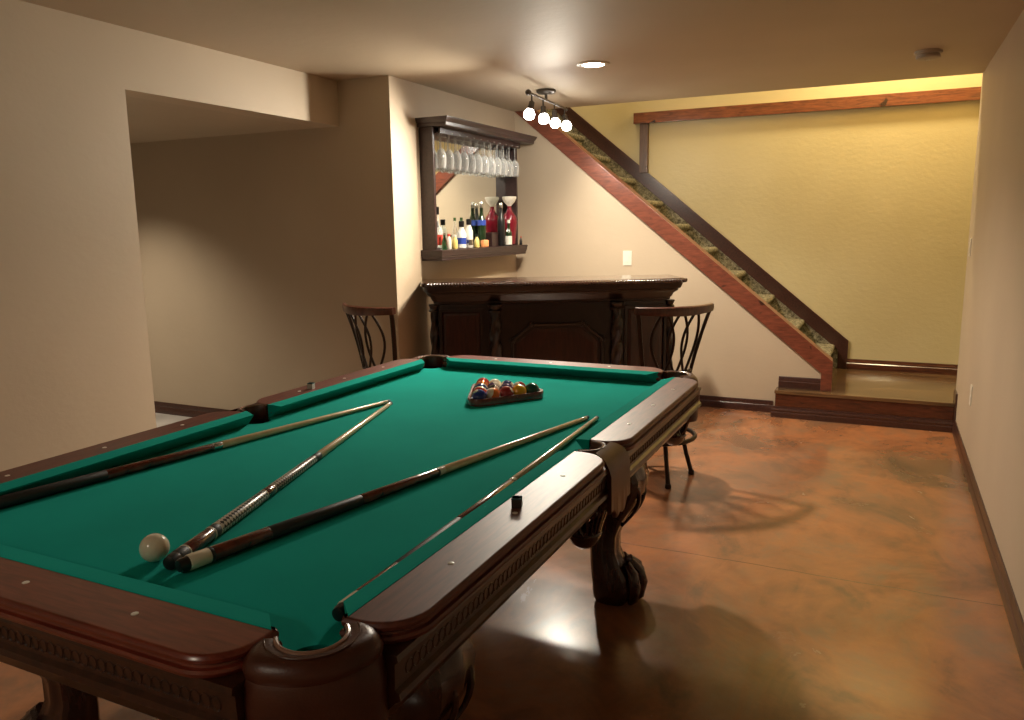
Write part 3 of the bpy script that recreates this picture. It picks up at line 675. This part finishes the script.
# hanging wine glasses
wg = thing('wine_glass', 'clear stemmed wine glass hanging upside down from the cabinet rack', 'wine glass', (gx[0], Y0+.09, 2.048), 0, 'wine glasses hanging from the cabinet')
bm = NB(); lathe(bm, [(.001,.0),(.031,.0),(.032,.001),(.030,.003),(.010,.006)][::-1], 20); sp = None
bm.free()
bm = NB()
out_ = [(.0005,.004),(.032,.0035),(.0325,.002),(.031,.0),(.012,-.004),(.0045,-.012),(.0038,-.045),(.0045,-.072),(.012,-.080),(.025,-.092),(.034,-.112),(.0365,-.130),(.034,-.155),(.0295,-.178),(.0285,-.180)]
in_ = [(.0278,-.178),(.0325,-.155),(.035,-.130),(.0325,-.112),(.0235,-.0935),(.010,-.0825),(.0005,-.0805)]
lathe(bm, [(r_*.98, z_*1.27) for r_, z_ in out_+in_], 20); obj('bowl_and_stem', bm, M_GLASS, wg)
wg['label'] = 'clear stemmed wine glass hanging upside down from the cabinet rack'
first = True; NG = 12; ORD = 'first second third fourth fifth sixth seventh eighth ninth tenth eleventh twelfth'.split()
for k in range(NG):
    for r_ in range(2):
        g = wg if first else dup(wg); first = False
        g['label'] = 'clear hanging wine glass, %s from the left in the %s row of the cabinet rack' % (ORD[k], ('back','front')[r_])
        g.location = ((PX+.045, PX+.120)[r_], Y0+.08+k*(Y1-Y0-.16)/(NG-1)+ (.0 if r_ else .012), 2.048)

# ------------------------------------------------------------------ bottles on the sill
ZS = 1.2755
def bottle(label, x, y, prof, m_, cap=None, lab=None, name='bottle', extra=None, cat='bottle'):
    t_ = thing(name, label, cat, (x,y,ZS), 0, 'bottles on the cabinet sill')
    bm = NB(); lathe(bm, prof, 20); obj('body', bm, m_, t_)
    if cap: bm = NB(); lathe(bm, cap[0], 16); obj('cap', bm, cap[1], t_)
    if lab:
        z0, z1, r_, m2 = lab; bm = NB(); lathe(bm, [(r_,z0),(r_,z1)], 20, cap=False); obj('paper_label', bm, m2, t_)
    if extra: bm = NB(); extra(bm); obj('funnel', bm, M_WHITE, t_)
    return t_
def bp(r, h, sh, nr): return [(r*.9,0),(r,.004),(r,h*sh),(r*.85,h*(sh+.06)),(nr*1.3,h*(sh+.16)),(nr,h*(sh+.22)),(nr,h)]
M_RL = mat('red_label', (.55,.06,.04), .5); M_WL = mat('paper_label', (.75,.73,.66), .5); M_BLU = mat('blue_label', (.03,.07,.40), .4); M_YL = mat('yellow_label', (.75,.60,.20), .4)
M_FROST = mat('frosted_white', (.75,.77,.78), .3); M_REDG = mat('red_glass', (.26,.012,.03), .1, spec=.7, **{'Transmission Weight': .35}); M_AMB = mat('orange_wax', (.80,.32,.12), .4)
bottle('clear bottle with a dark cap at the left end of the cabinet sill', -.865, 3.75, bp(.036,.24,.5,.012), M_GLASS, ([(.013,.235),(.0145,.237),(.0145,.285),(.012,.288)], M_BLACK), (.03,.10,.0366,M_RL))
bottle('small green glass bottle in front of the clear dark-capped bottle', -.80, 3.73, bp(.017,.10,.6,.008), M_GREEN, ([(.009,.098),(.009,.112)], M_STEEL))
bottle('small white bottle with a red top on the cabinet sill', -.815, 3.815, bp(.018,.09,.7,.010), M_WL, ([(.011,.088),(.011,.105)], M_RL))
bottle('small yellow bottle beside the white red-topped one', -.815, 3.90, bp(.019,.085,.7,.010), M_YL, ([(.011,.083),(.011,.098)], M_WL))
bottle('squat frosted bottle with a black cap, left of its taller twin', -.83, 4.025, bp(.033,.165,.62,.016), M_FROST, ([(.019,.150),(.020,.152),(.020,.190),(.017,.193)], M_BLACK), (.03,.075,.0336,M_BLU))
bottle('tall white bottle with a black cap in the middle of the sill', -.825, 4.125, bp(.029,.175,.68,.015), M_WL, ([(.018,.165),(.019,.167),(.019,.205),(.016,.207)], M_BLACK), (.02,.06,.0296,M_STEEL))
bottle('slim clear bottle with a green cap standing near the mirror', -.905, 4.16, bp(.018,.20,.6,.009), M_GLASS, ([(.010,.195),(.010,.218)], M_GREEN))
bottle('small amber bottle right of the tall white bottle', -.82, 4.235, bp(.019,.080,.65,.010), M_YL, ([(.011,.078),(.011,.094)], M_BLACK))
bottle('short orange candle jar on the cabinet sill', -.815, 4.35, [(.026,0),(.030,.004),(.031,.045),(.028,.052),(.001,.052)], M_AMB, name='candle_jar', cat='candle')
bottle('tall dark green wine bottle near the mirror left of the black bottle', -.895, 4.46, bp(.033,.33,.55,.013), M_DGREEN, ([(.0135,.29),(.0145,.295),(.0145,.335),(.013,.337)], M_STEEL), (.16,.2,.0336,M_BLU))
bottle('tall slim black bottle at the front of the sill, left of the red decanter', -.825, 4.655, bp(.030,.31,.62,.013), M_BLACK, ([(.014,.29),(.0145,.292),(.0145,.33),(.013,.332)], M_STEEL))
bottle('dark bottle with a white label in front of the red decanter', -.80, 4.735, bp(.026,.18,.55,.011), M_DGREEN, ([(.012,.175),(.012,.20)], M_WL), (.008,.075,.0268,M_WL))
bottle('red glass decanter with a wide white funnel top', -.855, 4.87, [(.035,0),(.045,.01),(.048,.05),(.056,.12),(.066,.18),(.056,.225),(.030,.262),(.018,.285),(.016,.31)], M_REDG, None, None, 'decanter', lambda b: lathe(b, [(.012,.30),(.018,.315),(.045,.345),(.058,.372),(.058,.384),(.052,.386)], 24), 'decanter')
bottle('tiny dark bottle at the right end of the cabinet sill', -.80, 4.965, bp(.012,.06,.6,.005), M_BLACK, ([(.006,.058),(.006,.068)], M_RL))
t_ = thing('wooden_box', 'small dark brown box behind the orange candle jar', 'box', (-.868,4.56,ZS))
bm = NB(); box(bm, -.035,.035,-.055,.055,0,.095); obj('box_body', bm, M_CAB, t_, bevel=.003)
bm = NB(); box(bm, -.038,.038,-.058,.058,.096,.106); obj('lid', bm, M_CAB, t_, bevel=.003)

# ------------------------------------------------------------------ ceiling fixtures
tl = thing('recessed_light', 'lit recessed downlight in the ceiling above the far end of the table', 'ceiling light', (.285,3.66,H))
bm = NB(); lathe(bm, [(.066,-.001),(.066,-.006),(.088,-.007),(.096,-.004),(.097,0),(.068,0)], 40); obj('trim_ring', bm, mat('can_trim', (.55,.47,.38), .4), tl)
bm = NB(); lathe(bm, [(.0005,-.0035),(.067,-.0035),(.067,-.0025),(.0005,-.0025)], 32); obj('lens', bm, M_LAMP, tl)
sd = thing('smoke_detector', 'round smoke detector on the ceiling near the right wall', 'smoke detector', (2.055,4.25,H))
bm = NB(); lathe(bm, [(.070,0),(.072,-.006),(.070,-.014),(.058,-.018),(.058,-.024),(.064,-.028),(.060,-.040),(.040,-.046),(.001,-.047)], 32); obj('housing', bm, mat('detector_plastic', (.42,.36,.28), .5), sd)
bm = NB(); lathe(bm, [(.010,-.046),(.010,-.049),(.001,-.050)], 12); obj('test_button', bm, M_WHITE, sd)
tk = thing('track_light', 'dark metal ceiling light with four lit spot heads on a bar, above the bar', 'track light', (-.30,4.33,H))
bm = NB(); lathe(bm, [(.062,0),(.068,-.004),(.068,-.016),(.055,-.026),(.015,-.030),(.010,-.034),(.010,-.075)], 32); obj('canopy', bm, M_BRONZE, tk)
def rodp(s): return Vector((-.225-.055*s, 3.86+.80*s, 2.27))
o_ = Vector(tk.location)
bm = NB(); tube(bm, [rodp(0)-o_, rodp(.5)-o_, rodp(1)-o_], .008, 12); sphere(bm, rodp(0)-o_, .020, 16); sphere(bm, rodp(1)-o_, .014, 14)
tube(bm, [(0,0,-.07), rodp(.59)-o_], .007, 8); obj('bar', bm, M_BRONZE, tk)
AIM = [(-1.34,1.2,1.0),(-.4,5.18,1.2),(.3,1.2,.3),(.9,5.2,1.0)]
PW = [52, 9, 34, 11]; SZ = [110, 160, 110, 160]
TILT = [(-.15,-.25,-1),(.1,-.1,-1),(.1,-.05,-1),(.3,-.2,-1)]
for i, s in enumerate((.08,.36,.66,.95)):
    b_ = rodp(s)-o_; dv = Vector(TILT[i]).normalized()
    bm = NB(); tube(bm, [b_, b_+Vector((0,0,-.05))], .006, 8)
    A = b_+Vector((0,0,-.055)); M4 = Matrix.Translation(A) @ frame(A, A+dv)
    lathe(bm, [(.012,-.010),(.018,-.005),(.020,.022),(.024,.035),(.026,.045)], 18, lambda p: M4 @ Vector(p)); h = obj('spot_head', bm, M_BRONZE, tk)
    bm = NB(); lathe(bm, [(.020,.046),(.030,.056),(.036,.072),(.036,.088),(.030,.100),(.016,.108),(.001,.110)], 20, lambda p: M4 @ Vector(p)); obj('bulb', bm, M_BULB, h)
    pos = o_+A+dv*.16
    light('track_lamp', 'SPOT', pos, PW[i], (1,.90,.74), AIM[i], spot_size=math.radians(SZ[i]), spot_blend=.9, shadow_soft_size=.04)

# ------------------------------------------------------------------ switches and sockets
def plate(name, label, cat, loc, rz, kind):
    t_ = thing(name, label, cat, loc, rz)      # local: face looks to -y
    bm = NB(); box(bm, -.036,.036,-.006,0,-.058,.058); obj('cover_plate', bm, M_WHITE, t_, bevel=.003)
    if kind == 'switch':
        bm = NB(); box(bm, -.017,.017,-.009,-.005,-.034,.034); obj('rocker', bm, M_WHITE, t_, bevel=.0015)
    else:
        for z_ in (.021,-.021): bm = NB(); box(bm, -.016,.016,-.008,-.005,z_-.014,z_+.014); obj('receptacle', bm, M_WHITE, t_, bevel=.002)
plate('light_switch', 'white light switch on the back wall above the right end of the bar', 'light switch', (.04,B1,1.162), 0, 'switch')
plate('light_switch', 'pale light switch seen edge-on high on the right wall', 'light switch', (RX,5.0,1.25), -PI/2, 'switch')
plate('wall_outlet', 'pale power outlet low on the right wall near the landing', 'outlet', (RX,4.2,.43), -PI/2, 'outlet')
